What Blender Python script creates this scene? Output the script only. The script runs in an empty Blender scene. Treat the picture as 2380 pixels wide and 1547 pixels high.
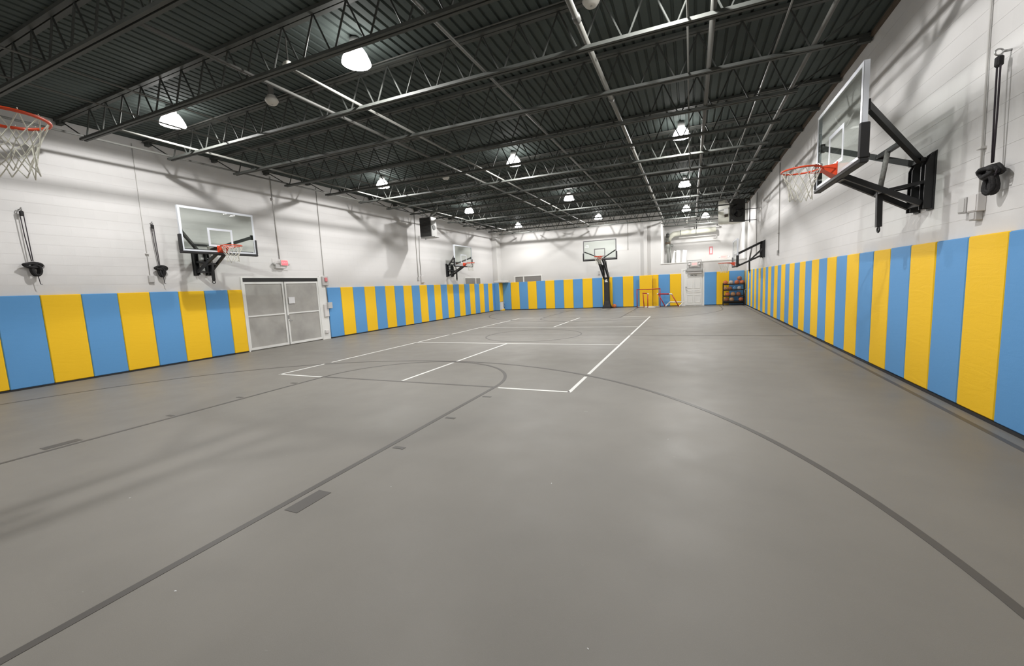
import bpy, bmesh, math, random
from mathutils import Vector, Matrix
random.seed(7)
PI = math.pi
sc = bpy.context.scene
col = sc.collection

# ------------------------------------------------------------------ camera
F_PX, YAW, PITCH, ROLL, CAM_H = 951.665, .4145, .1119, -.0482, 1.5432
fw = Vector((-math.sin(YAW)*math.cos(PITCH), math.cos(YAW)*math.cos(PITCH), -math.sin(PITCH)))
rt = Vector((math.cos(YAW), math.sin(YAW), 0)); up = rt.cross(fw)
cr, sr = math.cos(ROLL), math.sin(ROLL)
rt2 = cr*rt + sr*up; up2 = -sr*rt + cr*up
cam_d = bpy.data.cameras.new('camera'); cam = bpy.data.objects.new('camera', cam_d); col.objects.link(cam)
cam_d.sensor_width = 36; cam_d.lens = F_PX/2380*36; cam_d.clip_start = .02; cam_d.clip_end = 100
m = Matrix((rt2, up2, -fw)).transposed().to_4x4(); m.translation = (0, 0, CAM_H); cam.matrix_world = m
sc.camera = cam

# ------------------------------------------------------------------ world, lights, exposure
w = bpy.data.worlds.new('world'); sc.world = w; w.use_nodes = True
w.node_tree.nodes['Background'].inputs[0].default_value = (.5, .52, .55, 1)
w.node_tree.nodes['Background'].inputs[1].default_value = .02
LAMP_W = 14.0          # power of each ceiling lamp's down light
POINT_W = 340.0         # bare bulb light leaving low and sideways under each shade
SHADE_GLOW = 15.0       # glow of the prismatic shades (light that leaves sideways and upwards)
LAMP_COL = (1.0, .985, .965)
sc.view_settings.view_transform = 'Standard'; sc.view_settings.look = 'None'
sc.view_settings.gamma = 1; sc.view_settings.use_curve_mapping = False
sc.view_settings.exposure = 0.02
sc.cycles.max_bounces = 8; sc.cycles.diffuse_bounces = 5; sc.cycles.transparent_max_bounces = 12
sc.cycles.sample_clamp_indirect = 6.0
sc.cycles.caustics_reflective = False; sc.cycles.caustics_refractive = False

# ------------------------------------------------------------------ room constants
XL, XR, YF, YB = -12.01, 2.72, -1.25, 25.28      # wall faces
PT = .05                                          # pad thickness
YL = 29.1                                         # back of the loft
def zdeck(x): return 5.42 - .004*(x + 12)
def zbot(x): return 4.84 - .0125*(x + 11)         # underside level of the joists' lower chords
JOISTS = [1.5*k for k in range(1, 17)] + [25.6, 27.2]
LAMPY = [-.8, 5.22, 11.30, 17.15, 23.1]; LAMPX = [-9.42, -4.66, -.22]

# ------------------------------------------------------------------ materials
def mat(name, c, rough=.6, metal=0, spec=.5, bump=None, var=None, emit=None, coat=0):
    m = bpy.data.materials.new(name); m.use_nodes = True
    nt = m.node_tree; b = nt.nodes['Principled BSDF']
    b.inputs['Base Color'].default_value = (*c, 1); b.inputs['Roughness'].default_value = rough
    b.inputs['Metallic'].default_value = metal; b.inputs['Specular IOR Level'].default_value = spec
    b.inputs['Coat Weight'].default_value = coat
    if emit:
        b.inputs['Emission Color'].default_value = (*emit[0], 1); b.inputs['Emission Strength'].default_value = emit[1]
    tc = nt.nodes.new('ShaderNodeTexCoord')
    if var:   # (scale, amount): slow colour variation
        n = nt.nodes.new('ShaderNodeTexNoise'); n.inputs['Scale'].default_value = var[0]; n.inputs['Detail'].default_value = 4
        mp = nt.nodes.new('ShaderNodeMapRange'); mp.inputs['From Min'].default_value = .3; mp.inputs['From Max'].default_value = .7
        mp.inputs['To Min'].default_value = 1-var[1]; mp.inputs['To Max'].default_value = 1+var[1]
        mx = nt.nodes.new('ShaderNodeVectorMath'); mx.operation = 'SCALE'; mx.inputs[0].default_value = c
        nt.links.new(tc.outputs['Object'], n.inputs['Vector']); nt.links.new(n.outputs['Fac'], mp.inputs['Value'])
        nt.links.new(mp.outputs[0], mx.inputs['Scale']); nt.links.new(mx.outputs[0], b.inputs['Base Color'])
    if bump:  # (scale, strength, distance)
        n = nt.nodes.new('ShaderNodeTexNoise'); n.inputs['Scale'].default_value = bump[0]; n.inputs['Detail'].default_value = 3
        bp = nt.nodes.new('ShaderNodeBump'); bp.inputs['Strength'].default_value = bump[1]; bp.inputs['Distance'].default_value = bump[2]
        nt.links.new(tc.outputs['Object'], n.inputs['Vector']); nt.links.new(n.outputs['Fac'], bp.inputs['Height'])
        nt.links.new(bp.outputs[0], b.inputs['Normal'])
    return m
M = {}
M['wall'] = mat('white_painted_block', (.67, .658, .65), .55, bump=(60, .12, .003), var=(.6, .02))
M['wall2'] = mat('white_painted_plaster', (.66, .65, .635), .6, var=(.5, .02))
M['white'] = mat('white_gloss_paint', (.78, .78, .76), .35)
M['deck'] = mat('dark_painted_deck', (.062, .076, .071), .75, spec=.2, var=(.7, .25))
M['joist'] = mat('dark_painted_joist', (.062, .066, .060), .6, spec=.3, var=(2, .15))
M['web'] = mat('dark_painted_web_bar', (.048, .051, .047), .65, spec=.2)
M['pipe'] = mat('grey_pipe', (.10, .10, .092), .5)
M['pipe_pale_lit'] = mat('pale_or_lit_pipe', (.17, .17, .155), .5)  # lamplight put into the grey of two pipes; also the pale sprinkler run
M['conduit'] = mat('painted_conduit', (.60, .59, .57), .5)
M['conduit_dk'] = mat('grey_conduit', (.40, .39, .37), .5)
M['black'] = mat('black_powder_coat', (.012, .012, .013), .42)
M['blackpad'] = mat('black_padding', (.018, .018, .019), .6, bump=(40, .2, .004))
M['rubber'] = mat('black_rubber_base', (.015, .015, .018), .6)
M['alu'] = mat('white_aluminium_frame', (.66, .69, .74), .35)
M['silver'] = mat('silver_frame', (.33, .33, .34), .4, metal=.3)
M['whiteline'] = mat('white_court_tape', (.86, .86, .83), .5)
M['orange'] = mat('orange_rim_paint', (.72, .075, .022), .35)
M['red'] = mat('red_tube', (.42, .02, .03), .4)
M['net'] = mat('white_net_cord', (.66, .65, .58), .8)
M['steel'] = mat('bare_steel', (.45, .45, .45), .35, metal=.9)
M['galv'] = mat('worn_grey_screw', (.25, .24, .23), .6, var=(30, .35))
M['box'] = mat('grey_electric_box', (.52, .51, .50), .45)
M['boxlt'] = mat('pale_electric_box', (.66, .64, .63), .5)
M['rope'] = mat('black_purple_rope', (.035, .027, .035), .8)
M['strap'] = mat('black_strap_bundle', (.012, .011, .012), .75, bump=(70, .6, .01))
M['doorglass'] = mat('grey_door_glazing', (.40, .39, .37), .22, spec=.6, var=(1.5, .18))
M['winglass'] = mat('grey_window_glazing', (.24, .23, .22), .3)
M['doorblack'] = mat('black_door_header', (.01, .01, .01), .4)
M['paper'] = mat('white_paper', (.75, .75, .76), .7)
M['exitred'] = mat('lit_exit_face', (.9, .10, .12), .5, emit=((1, .09, .11), 1.1))
M['exitletter'] = mat('exit_letters', (.85, .02, .04), .5, emit=((1, .35, .35), 1.6))
M['exitpale'] = mat('pale_exit_face', (.72, .66, .62), .5)
M['heater'] = mat('cream_heater_case', (.62, .62, .53), .45, var=(2, .06))
M['heaterdk'] = mat('dark_heater_case', (.045, .045, .042), .5)
M['heatergrey'] = mat('grey_heater_case', (.36, .36, .35), .45)
M['flue'] = mat('grey_flue_pipe', (.30, .31, .29), .4, metal=.4)
M['ball'] = mat('orange_basketball', (.62, .17, .06), .6, bump=(160, .4, .003))
M['ballbrown'] = mat('brown_basketball', (.34, .13, .07), .6, bump=(160, .4, .003))
M['balltan'] = mat('tan_ball', (.52, .30, .16), .6)
M['ballwhite'] = mat('grey_white_ball', (.50, .46, .44), .6)
M['ballblue'] = mat('blue_ball', (.12, .28, .50), .55)
M['seam'] = mat('ball_seam', (.02, .02, .02), .7)
M['letter'] = mat('dark_lettering', (.12, .12, .11), .6)
M['timber'] = mat('brown_timber_ledger', (.09, .066, .045), .7, var=(3, .2))
M['redsign'] = mat('pink_red_sign', (.70, .22, .24), .6)
M['yellow'] = mat('yellow_vinyl', (.95, .58, .024), .55, spec=.2)
M['blue'] = mat('blue_vinyl', (.125, .34, .66), .55, spec=.2)
M['plastic'] = mat('white_pvc_tube', (.75, .73, .66), .4)
M['sensor'] = mat('white_detector', (.60, .58, .53), .5)
M['goldlabel'] = mat('yellow_label', (.45, .43, .25), .6)

def vinyl(name, c, big, small):
    """padding vinyl: soft sag wrinkles running across the pad plus fine grain"""
    m = M[name]; nt = m.node_tree; b = nt.nodes['Principled BSDF']
    tc = nt.nodes.new('ShaderNodeTexCoord'); mp = nt.nodes.new('ShaderNodeMapping'); mp.inputs['Scale'].default_value = (1.5, 1.5, 7)
    gi = nt.nodes.new('ShaderNodeObjectInfo'); ad = nt.nodes.new('ShaderNodeVectorMath'); ad.operation = 'ADD'
    sc_ = nt.nodes.new('ShaderNodeVectorMath'); sc_.operation = 'SCALE'; sc_.inputs['Scale'].default_value = 40
    nt.links.new(gi.outputs['Location'], sc_.inputs[0])
    nt.links.new(tc.outputs['Object'], ad.inputs[0]); nt.links.new(sc_.outputs[0], ad.inputs[1]); nt.links.new(ad.outputs[0], mp.inputs['Vector'])
    n1 = nt.nodes.new('ShaderNodeTexNoise'); n1.inputs['Scale'].default_value = 1.6; n1.inputs['Detail'].default_value = 5; n1.inputs['Distortion'].default_value = 1.2
    nt.links.new(mp.outputs[0], n1.inputs['Vector'])
    n2 = nt.nodes.new('ShaderNodeTexNoise'); n2.inputs['Scale'].default_value = 90
    nt.links.new(tc.outputs['Object'], n2.inputs['Vector'])
    b1 = nt.nodes.new('ShaderNodeBump'); b1.inputs['Strength'].default_value = big; b1.inputs['Distance'].default_value = .02
    b2 = nt.nodes.new('ShaderNodeBump'); b2.inputs['Strength'].default_value = small; b2.inputs['Distance'].default_value = .002
    nt.links.new(n1.outputs['Fac'], b1.inputs['Height']); nt.links.new(n2.outputs['Fac'], b2.inputs['Height'])
    nt.links.new(b1.outputs[0], b2.inputs['Normal']); nt.links.new(b2.outputs[0], b.inputs['Normal'])
vinyl('yellow', None, .16, .2); vinyl('blue', None, .08, .2)

def glass_mat():
    m = bpy.data.materials.new('backboard_glass'); m.use_nodes = True; nt = m.node_tree; nt.nodes.clear()
    out = nt.nodes.new('ShaderNodeOutputMaterial'); mix = nt.nodes.new('ShaderNodeMixShader')
    tr = nt.nodes.new('ShaderNodeBsdfTransparent'); tr.inputs[0].default_value = (.90, .93, .91, 1)
    gl = nt.nodes.new('ShaderNodeBsdfGlossy'); gl.inputs['Roughness'].default_value = .02
    fr = nt.nodes.new('ShaderNodeFresnel'); fr.inputs[0].default_value = 1.5
    ge = nt.nodes.new('ShaderNodeNewGeometry'); ma = nt.nodes.new('ShaderNodeMath'); ma.operation = 'SUBTRACT'; ma.inputs[0].default_value = 1
    mu = nt.nodes.new('ShaderNodeMath'); mu.operation = 'MULTIPLY'      # only the outer faces reflect
    nt.links.new(ge.outputs['Backfacing'], ma.inputs[1]); nt.links.new(ma.outputs[0], mu.inputs[0]); nt.links.new(fr.outputs[0], mu.inputs[1])
    nt.links.new(mu.outputs[0], mix.inputs[0]); nt.links.new(tr.outputs[0], mix.inputs[1]); nt.links.new(gl.outputs[0], mix.inputs[2])
    nt.links.new(mix.outputs[0], out.inputs[0]); return m
M['glass'] = glass_mat()

def emit_mat(name, c, s):
    m = bpy.data.materials.new(name); m.use_nodes = True; nt = m.node_tree; nt.nodes.clear()
    out = nt.nodes.new('ShaderNodeOutputMaterial'); e = nt.nodes.new('ShaderNodeEmission')
    e.inputs[0].default_value = (*c, 1); e.inputs[1].default_value = s
    nt.links.new(e.outputs[0], out.inputs[0]); return m
M['shade'] = emit_mat('glowing_prismatic_shade', LAMP_COL, SHADE_GLOW)
def see_through_glow(m, f):
    nt = m.node_tree; out = nt.nodes['Material Output'] if 'Material Output' in nt.nodes else [n for n in nt.nodes if n.type == 'OUTPUT_MATERIAL'][0]
    e = [n for n in nt.nodes if n.type == 'EMISSION'][0]; e.inputs[1].default_value /= f
    tr = nt.nodes.new('ShaderNodeBsdfTransparent'); mx = nt.nodes.new('ShaderNodeMixShader'); mx.inputs[0].default_value = f
    nt.links.new(tr.outputs[0], mx.inputs[1]); nt.links.new(e.outputs[0], mx.inputs[2]); nt.links.new(mx.outputs[0], out.inputs[0])
see_through_glow(M['shade'], .3)

def floor_mat():
    """grey sport floor: slow tone drift, worn patches, fine speckle and little pale scuffs"""
    m = mat('grey_sport_floor', (.30, .287, .262), .5, spec=.25); nt = m.node_tree; b = nt.nodes['Principled BSDF']
    tc = nt.nodes.new('ShaderNodeTexCoord'); V = tc.outputs['Object']
    def noise(s, d, vec=V):
        n = nt.nodes.new('ShaderNodeTexNoise'); n.inputs['Scale'].default_value = s; n.inputs['Detail'].default_value = d
        nt.links.new(vec, n.inputs['Vector']); return n.outputs['Fac']
    def rng(v, a, b_, c, d):
        n = nt.nodes.new('ShaderNodeMapRange')
        for i, x in zip(('From Min', 'From Max', 'To Min', 'To Max'), (a, b_, c, d)): n.inputs[i].default_value = x
        nt.links.new(v, n.inputs['Value']); return n.outputs[0]
    def mix(f, a, c):
        n = nt.nodes.new('ShaderNodeMix'); n.data_type = 'RGBA'
        nt.links.new(f, n.inputs['Factor'])
        for s, i in ((a, 6), (c, 7)):
            if isinstance(s, tuple): n.inputs[i].default_value = (*s, 1)
            else: nt.links.new(s, n.inputs[i])
        return n.outputs[2]
    c1 = mix(rng(noise(.35, 3), .35, .65, 0, 1), (.243, .231, .210), (.265, .251, .226))
    c2 = mix(rng(noise(1.7, 4), .45, .75, 0, .5), c1, (.219, .209, .190))
    c3 = mix(rng(noise(300, 1), .55, .75, 0, .25), c2, (.34, .33, .30))
    mp = nt.nodes.new('ShaderNodeMapping'); mp.inputs['Scale'].default_value = (1, 3.2, 1); mp.inputs['Rotation'].default_value = (0, 0, .7)
    nt.links.new(V, mp.inputs['Vector'])
    c4 = mix(rng(noise(5, 2, mp.outputs[0]), .775, .79, 0, .5), c3, (.40, .39, .35))
    nt.links.new(c4, b.inputs['Base Color'])
    nt.links.new(rng(noise(2.2, 4),   .3, .7, .46, .56), b.inputs['Roughness'])
    bp = nt.nodes.new('ShaderNodeBump'); bp.inputs['Strength'].default_value = .12; bp.inputs['Distance'].default_value = .002
    nt.links.new(noise(220, 2), bp.inputs['Height']); nt.links.new(bp.outputs[0], b.inputs['Normal'])
    return m
M['floor'] = floor_mat()
M['darkline'] = mat('dark_grey_court_line', (.105, .098, .09), .5)

# ------------------------------------------------------------------ mesh helpers
class MB:
    def __init__(s): s.v = []; s.f = []
    def add(s, vs, fs):
        o = len(s.v); s.v += [tuple(v) for v in vs]; s.f += [tuple(i+o for i in f) for f in fs]; return s
    def box(s, x0, x1, y0, y1, z0, z1):
        vs = [(x, y, z) for z in (z0, z1) for y in (y0, y1) for x in (x0, x1)]
        return s.add(vs, [(0, 2, 3, 1), (4, 5, 7, 6), (0, 1, 5, 4), (2, 6, 7, 3), (0, 4, 6, 2), (1, 3, 7, 5)])
    def cbox(s, x0, x1, y0, y1, z0, z1, c=.01):
        """box with chamfered edges"""
        X = (x0, x0+c, x1-c, x1); Y = (y0, y0+c, y1-c, y1); Z = (z0, z0+c, z1-c, z1)
        bm = bmesh.new()
        for x in (x0, x1):
            for y in (y0, y1):
                for z in (z0, z1):
                    sx = c if x == x0 else -c; sy = c if y == y0 else -c; sz = c if z == z0 else -c
                    for p in ((x, y+sy, z+sz), (x+sx, y, z+sz), (x+sx, y+sy, z)): bm.verts.new(p)
        r = bmesh.ops.convex_hull(bm, input=bm.verts[:])
        bmesh.ops.dissolve_limit(bm, angle_limit=.01, verts=bm.verts[:], edges=bm.edges[:])
        bm.normal_update(); bm.verts.index_update()
        s.add([v.co[:] for v in bm.verts], [[v.index for v in f.verts] for f in bm.faces]); bm.free(); return s
    def bar(s, a, b, w, h, upv=(0, 0, 1)):
        """square bar from a to b: w sideways, h along upv"""
        a, b = Vector(a), Vector(b); d = (b-a).normalized(); u = Vector(upv); sd = d.cross(u)
        if sd.length < 1e-4: sd = d.cross(Vector((0, 1, 0)))
        sd.normalize(); u = sd.cross(d).normalized()
        vs = [p + sd*i*w/2 + u*j*h/2 for p in (a, b) for i, j in ((-1, -1), (1, -1), (1, 1), (-1, 1))]
        return s.add(vs, [(0, 3, 2, 1), (4, 5, 6, 7), (0, 1, 5, 4), (1, 2, 6, 5), (2, 3, 7, 6), (3, 0, 4, 7)])
    def tube(s, pts, r, n=8, closed=False, cap=True):
        pts = [Vector(p) for p in pts]; k = len(pts); rs = r if isinstance(r, (list, tuple)) else [r]*k
        vs = []; fs = []; prev = None
        for i, p in enumerate(pts):
            if closed: d = pts[(i+1) % k]-pts[i-1]
            else: d = pts[min(i+1, k-1)]-pts[max(i-1, 0)]
            d.normalize()
            if prev is None:
                a = Vector((0, 0, 1)) if abs(d.z) < .9 else Vector((1, 0, 0)); a = (a - d*a.dot(d)).normalized()
            else: a = (prev - d*prev.dot(d)).normalized()
            prev = a; b = d.cross(a)
            vs += [p + (a*math.cos(2*PI*j/n) + b*math.sin(2*PI*j/n))*rs[i] for j in range(n)]
        for i in range(k if closed else k-1):
            i2 = (i+1) % k
            for j in range(n): fs.append((i*n+j, i*n+(j+1) % n, i2*n+(j+1) % n, i2*n+j))
        if cap and not closed: fs += [tuple(range(n))[::-1], tuple((k-1)*n+j for j in range(n))]
        return s.add(vs, fs)
    def lathe(s, prof, c=(0, 0, 0), n=20, axis='z'):
        """prof = [(r, z)]"""
        vs = []; fs = []
        for r, z in prof:
            for j in range(n):
                a = 2*PI*j/n; x, y = r*math.cos(a), r*math.sin(a)
                p = (x, y, z) if axis == 'z' else ((z, x, y) if axis == 'x' else (y, z, x))
                vs.append((c[0]+p[0], c[1]+p[1], c[2]+p[2]))
        for i in range(len(prof)-1):
            for j in range(n): fs.append((i*n+j, i*n+(j+1) % n, (i+1)*n+(j+1) % n, (i+1)*n+j))
        fs += [tuple(range(n))[::-1], tuple((len(prof)-1)*n+j for j in range(n))]
        return s.add(vs, fs)
    def sphere(s, c, r, n=16):
        pr = [(max(r*math.sin(PI*i/n*1.0), 1e-4), -r*math.cos(PI*i/n)) for i in range(n+1)]
        return s.lathe([(a, b) for a, b in pr], c, n=n*2 if n < 12 else 24)
    def prism(s, poly, axis, t0, t1):
        """polygon extruded along axis: x -> poly in (y,z), y -> (x,z), z -> (x,y)"""
        n = len(poly)
        def P(p, t): return {'x': (t, p[0], p[1]), 'y': (p[0], t, p[1]), 'z': (p[0], p[1], t)}[axis]
        return s.add([P(p, t0) for p in poly]+[P(p, t1) for p in poly],
                     [tuple(range(n))[::-1], tuple(range(n, 2*n))]+[(i, (i+1) % n, n+(i+1) % n, n+i) for i in range(n)])
    def ribbon(s, pts, width, z0, z1, closed=False):
        """flat strip following 2-D points on the floor"""
        P = [Vector((x, y)) for x, y in pts]; k = len(P); L = []; R = []
        for i in range(k):
            d = (P[(i+1) % k]-P[i-1]) if closed else (P[min(i+1, k-1)]-P[max(i-1, 0)])
            n = Vector((-d.y, d.x)).normalized()*width/2; L.append(P[i]+n); R.append(P[i]-n)
        vs = [(q.x, q.y, z1) for q in L]+[(q.x, q.y, z1) for q in R]+[(q.x, q.y, z0) for q in L]+[(q.x, q.y, z0) for q in R]; fs = []
        for i in range(k if closed else k-1):
            j = (i+1) % k
            fs += [(k+i, k+j, j, i), (2*k+i, i, j, 2*k+j), (3*k+j, k+j, k+i, 3*k+i)]
        if not closed: fs += [(0, 2*k, 3*k, k), (k-1, 2*k-1, 4*k-1, 3*k-1)]
        return s.add(vs, fs)
    def mesh(s, name, m, smooth=False):
        me = bpy.data.meshes.new(name); me.from_pydata(s.v, [], s.f); me.update()
        bm = bmesh.new(); bm.from_mesh(me); bmesh.ops.recalc_face_normals(bm, faces=bm.faces[:]); bm.to_mesh(me); bm.free()
        me.materials.append(M[m] if isinstance(m, str) else m)
        if smooth:
            for p in me.polygons: p.use_smooth = True
        return me
    def build(s, name, m, parent=None, smooth=False):
        return put(name, s.mesh(name, m, smooth), parent)
def put(name, me, parent=None, loc=(0, 0, 0), rot=(0, 0, 0)):
    o = bpy.data.objects.new(name, me); col.objects.link(o); o.location = loc; o.rotation_euler = rot
    if parent: o.parent = parent
    return o
def tag(o, label=None, cat=None, group=None, kind=None):
    for k, v in (('label', label), ('category', cat), ('group', group), ('kind', kind)):
        if v: o[k] = v
    return o
def thing(name, label, cat, loc=(0, 0, 0), rz=0, group=None):
    o = put(name, None, None, loc, (0, 0, rz)); return tag(o, label, cat, group)
def struct(o): o['kind'] = 'structure'; return o
def dup(root, loc, rz=None, label=None):
    r = root.copy(); col.objects.link(r); r.location = loc
    if rz is not None: r.rotation_euler = (0, 0, rz)
    if label: r['label'] = label
    for ch in list(root.children):
        c = ch.copy(); col.objects.link(c); c.parent = r
        for g in ch.children:
            d = g.copy(); col.objects.link(d); d.parent = c
    return r
def arc(cx, cy, r, a0, a1, n=64):
    return [(cx+r*math.cos(a0+(a1-a0)*i/n), cy+r*math.sin(a0+(a1-a0)*i/n)) for i in range(n+1)]

# ================================================================== ROOM SHELL
floor = struct(MB().box(XL-.3, XR+.3, YF-.3, YB+.3, -.12, 0).build('floor', 'floor'))
# --- court lines (children of the floor)
CX = -4.64
def line(pts, wd, mt, name='court_line', closed=False, lift=0.0):
    return MB().ribbon(pts, wd, 0, .0022+lift, closed).build(name, mt, floor)
def wline(pts): return line(pts, .055, 'whiteline', lift=.0006)
x0, x1, y0, y1 = -7.67, -1.60, 5.62, 18.44; ya, yb = 10.19, 14.35
wline([(x0, y0), (-6.50, y0-.02)]); wline([(-2.74, y0-.03), (x1, y0-.03)])
wline([(x0, y0-.03), (x0, 6.72)]); wline([(x0, 6.93), (x0, 12.02)]); wline([(x0, 12.20), (x0, 17.3)]); wline([(x0, 17.55), (x0, y1)])
wline([(x1, y0-.05), (x1, 6.60)]); wline([(x1, 6.80), (x1, 12.0)]); wline([(x1, 12.2), (x1, y1)])
wline([(x0, ya), (x1, ya)]); wline([(x0, yb), (x1, yb)])
wline([(CX, y0+.05), (CX, 7.36)]); wline([(CX, 7.52), (CX, ya)]); wline([(CX, yb), (CX, 16.5)]); wline([(CX, 16.7), (CX, y1-.1)])
wline([(x0, y1), (-6.45, y1)]); wline([(-2.75, y1), (x1, y1)])
D = 'darkline'
for sgn, yb0 in ((1, YF), (-1, YB)):
    yft = 5.62 if sgn > 0 else 18.44; yrim = 1.42 if sgn > 0 else 22.64; yend = -1.1 if sgn > 0 else 25.1
    key = [(-2.81, yend), (-2.81, yft)] + [(CX+1.83*math.cos(a), yft+sgn*1.83*math.sin(a)) for a in [PI*i/40 for i in range(1, 40)]] + [(-6.47, yft), (-6.47, yend)]
    line(key, .055, D)
    line([(-6.44, yft), (-2.84, yft)], .05, D)
    a0 = math.asin(-.0) 
    three = [(CX+6.07, yend)] + [(CX+6.07*math.cos(a), yrim+sgn*6.1*math.sin(a)) for a in [PI*i/90 for i in range(0, 91)]] + [(CX-6.07, yend)]
    line(three, .055, D, lift=.0003)
    for xs, sg in ((-2.81, 1), (-6.47, -1)):
        yy = yrim+.62*sgn
        MB().box(*sorted((xs+sg*.08, xs+sg*.21)), *sorted((yrim+.49*sgn, yrim+.80*sgn)), 0, .0024).build('lane_block', D, floor)
        for t in (1.72, 2.68, 3.66):
            MB().box(*sorted((xs+sg*.07, xs+sg*.20)), *sorted((yrim+t*sgn-.025, yrim+t*sgn+.025)), 0, .0024).build('lane_mark', D, floor)
line(arc(CX+.07, 12.06, 1.50, 0, 2*PI, 72)[:-1], .04, D, closed=True)
line([(-11.9, 12.06), (x0-.06, 12.06)], .035, D); line([(x1+.06, 12.06), (2.50, 12.06)], .035, D); line([(x0+.06, 12.06), (x1-.06, 12.06)], .02, D)
line([(2.52, -1.1), (2.52, 25.0)], .05, D)
# little paper scraps and tape bits on the floor
for x, y, a in [(-.35, .72, .3), (1.05, .95, 1.2), (-1.55, .78, .8), (-.95, .66, 2.), (-2.55, 1.12, .2), (-4.15, 1.62, 1.), (-2.2, 2.45, .5), (-.2, 4.1, .2), (-.4, 1.55, 2.4), (-1.0, 2.9, 1.7)]:
    s_ = random.uniform(.006, .013)
    o = MB().prism([(s_, 0), (0, s_*.5), (-s_*.8, s_*.2), (-s_*.5, -s_*.5)], 'z', .0001, .0016).build('paper_scrap', 'paper')
    o.location = (x, y, 0); o.rotation_euler = (0, 0, a); tag(o, 'tiny pale scrap of paper lying on the grey floor', 'litter', 'paper scraps scattered on the court floor')

# --- walls
DY0, DY1, DZ = 7.88, 10.62, 2.20        # double door opening in the left wall
wl = struct(MB().box(XL-.25, XL-.002, YF-.2, DY0, 0, 5.6).box(XL-.25, XL-.002, DY1, YL, 0, 5.6).box(XL-.25, XL-.002, DY0, DY1, DZ, 5.6).build('wall_left', 'wall'))
wr = struct(MB().box(XR+.002, XR+.25, YF-.2, YL, 0, 5.6).build('wall_right', 'wall'))
wf = struct(MB().box(XL-.2, XR+.2, YF-.2, YF, 0, 5.6).build('wall_front', 'wall'))
LX = -1.57                              # left edge of the loft opening
wb = struct(MB().box(XL-.2, LX, YB, YB+.22, 0, 5.6).box(LX, XR+.2, YB, YB+.22, 0, 2.42).build('wall_back', 'wall2'))
struct(MB().box(LX-.02, XR+.05, YB-.03, YB+.26, 2.42, 2.47).build('trim_1', 'white'))        # sill of the loft opening
struct(MB().box(XL-.2, XR+.2, YL, YL+.2, 2.3, 5.6).build('wall_loft', 'wall2'))
struct(MB().box(LX-.22, LX, YB+.22, YL, 2.3, 5.6).build('wall_loft_side', 'wall2'))
struct(MB().box(LX, XR+.01, YB+.22, YL, 2.25, 2.42).build('trim_2', 'wall2'))                 # loft floor slab
# pilasters
struct(MB().cbox(-2.50, -2.30, YB-.16, YB, 0, 5.0, .01).build('trim_3', 'wall2'))
struct(MB().box(XL, -11.66, 24.62, YB, 0, 5.35).build('trim_4', 'wall2'))
struct(MB().cbox(2.60, XR, YB-.12, YB+.2, 2.47, 5.3, .01).build('trim_5', 'white'))
# timber ledger at the top of the right wall
struct(MB().box(XR-.05, XR, YF, YB, 5.30, 5.36).build('trim_6', 'timber'))

# --- concrete blocks: the nearest ones are parts of the wall, the rest one joined part
def block_mesh(sx):
    return MB().box(-.006 if sx > 0 else -.0010, .0010 if sx > 0 else .006, -.20315, .20315, -.1005, .1005).mesh('concrete_block', 'wall')
def courses(wall, xf, sx, ymin, ymax, skip):
    me = block_mesh(-sx); n = 0; rest = MB(); cells = []
    for r in range(18):
        z = 1.83 + .2032*(r+.5)
        k = 0; y = ymin - (.2032 if r % 2 else 0)
        while y < ymax:
            cells.append((y+.2032, z)); y += .4064
    cells = [c for c in cells if c[0] < ymax-.2 and c[1] < 5.36 and not skip(*c)]
    cells.sort(key=lambda c: (max(0, c[0]-5)**2 + (max(0, 3.2-c[0]))**2*4))
    for i, (y, z) in enumerate(cells):
        if i < 290:
            put('concrete_block', me, wall, (xf, y, z))
        else:
            rest.box(xf-.006, xf+.0008, y-.2030, y+.2030, z-.1008, z+.1008) if sx < 0 else rest.box(xf-.0008, xf+.006, y-.2030, y+.2030, z-.1008, z+.1008)
    o = rest.build('distant_blocks', 'wall', wall); o['kind'] = 'stuff'
courses(wl, XL, -1, 2.0, YB, lambda y, z: DY0-.2 < y < DY1+.2 and z < DZ+.15)
courses(wr, XR, 1, 4.2, YB, lambda y, z: False)

# --- ceiling: fluted steel deck
prof = []; x = XL-.1; P = .1524
lo = []; 
while x < XR+.15:
    z = zdeck(x); prof += [(x, z), (x+.102, z), (x+.113, z+.026), (x+.141, z+.026)]; x += P
top = [(prof[-1][0], 5.75), (prof[0][0], 5.75)]
n = len(prof); mb = MB()
vs = [(p[0], YF-.2, p[1]) for p in prof]+[(p[0], YL+.1, p[1]) for p in prof]
mb.add(vs, [(i, i+1, n+i+1, n+i) for i in range(n-1)])
mb.box(prof[0][0], prof[-1][0], YF-.2, YL+.1, 5.56, 5.62)
struct(mb.build('ceiling', 'deck'))

# ================================================================== WALL PADDING
def pad_mesh(wd, mt, h=1.80):
    """pad lying against x=0, facing +x, z 0..h, centred on y"""
    mb = MB().cbox(0, PT, -wd/2+.002, wd/2-.002, 0, h, .012)
    return mb.mesh('pad', mt)
PADW = .6096; _pm = {}
def pad(parent, x, y, wd, mt, rz, z=.035, h=1.80):
    k = (round(wd, 3), mt, round(h, 2))
    if k not in _pm: _pm[k] = pad_mesh(wd, mt, h)
    return put('pad', _pm[k], parent, (x, y, z+random.uniform(-.004, .004)), (0, random.uniform(-.002, .002), rz))
tL = thing('wall_padding', 'yellow and blue striped padding on the left wall, nearer side of the glazed double doors', 'wall padding')
k = -7
while 3.1865+PADW*k < 7.6:
    a = 3.1865+PADW*k; wd = PADW if k < 7 else DY0-.02-a
    pad(tL, XL, a+wd/2, wd, 'blue' if k % 2 == 0 else 'yellow', 0); k += 1
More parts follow.
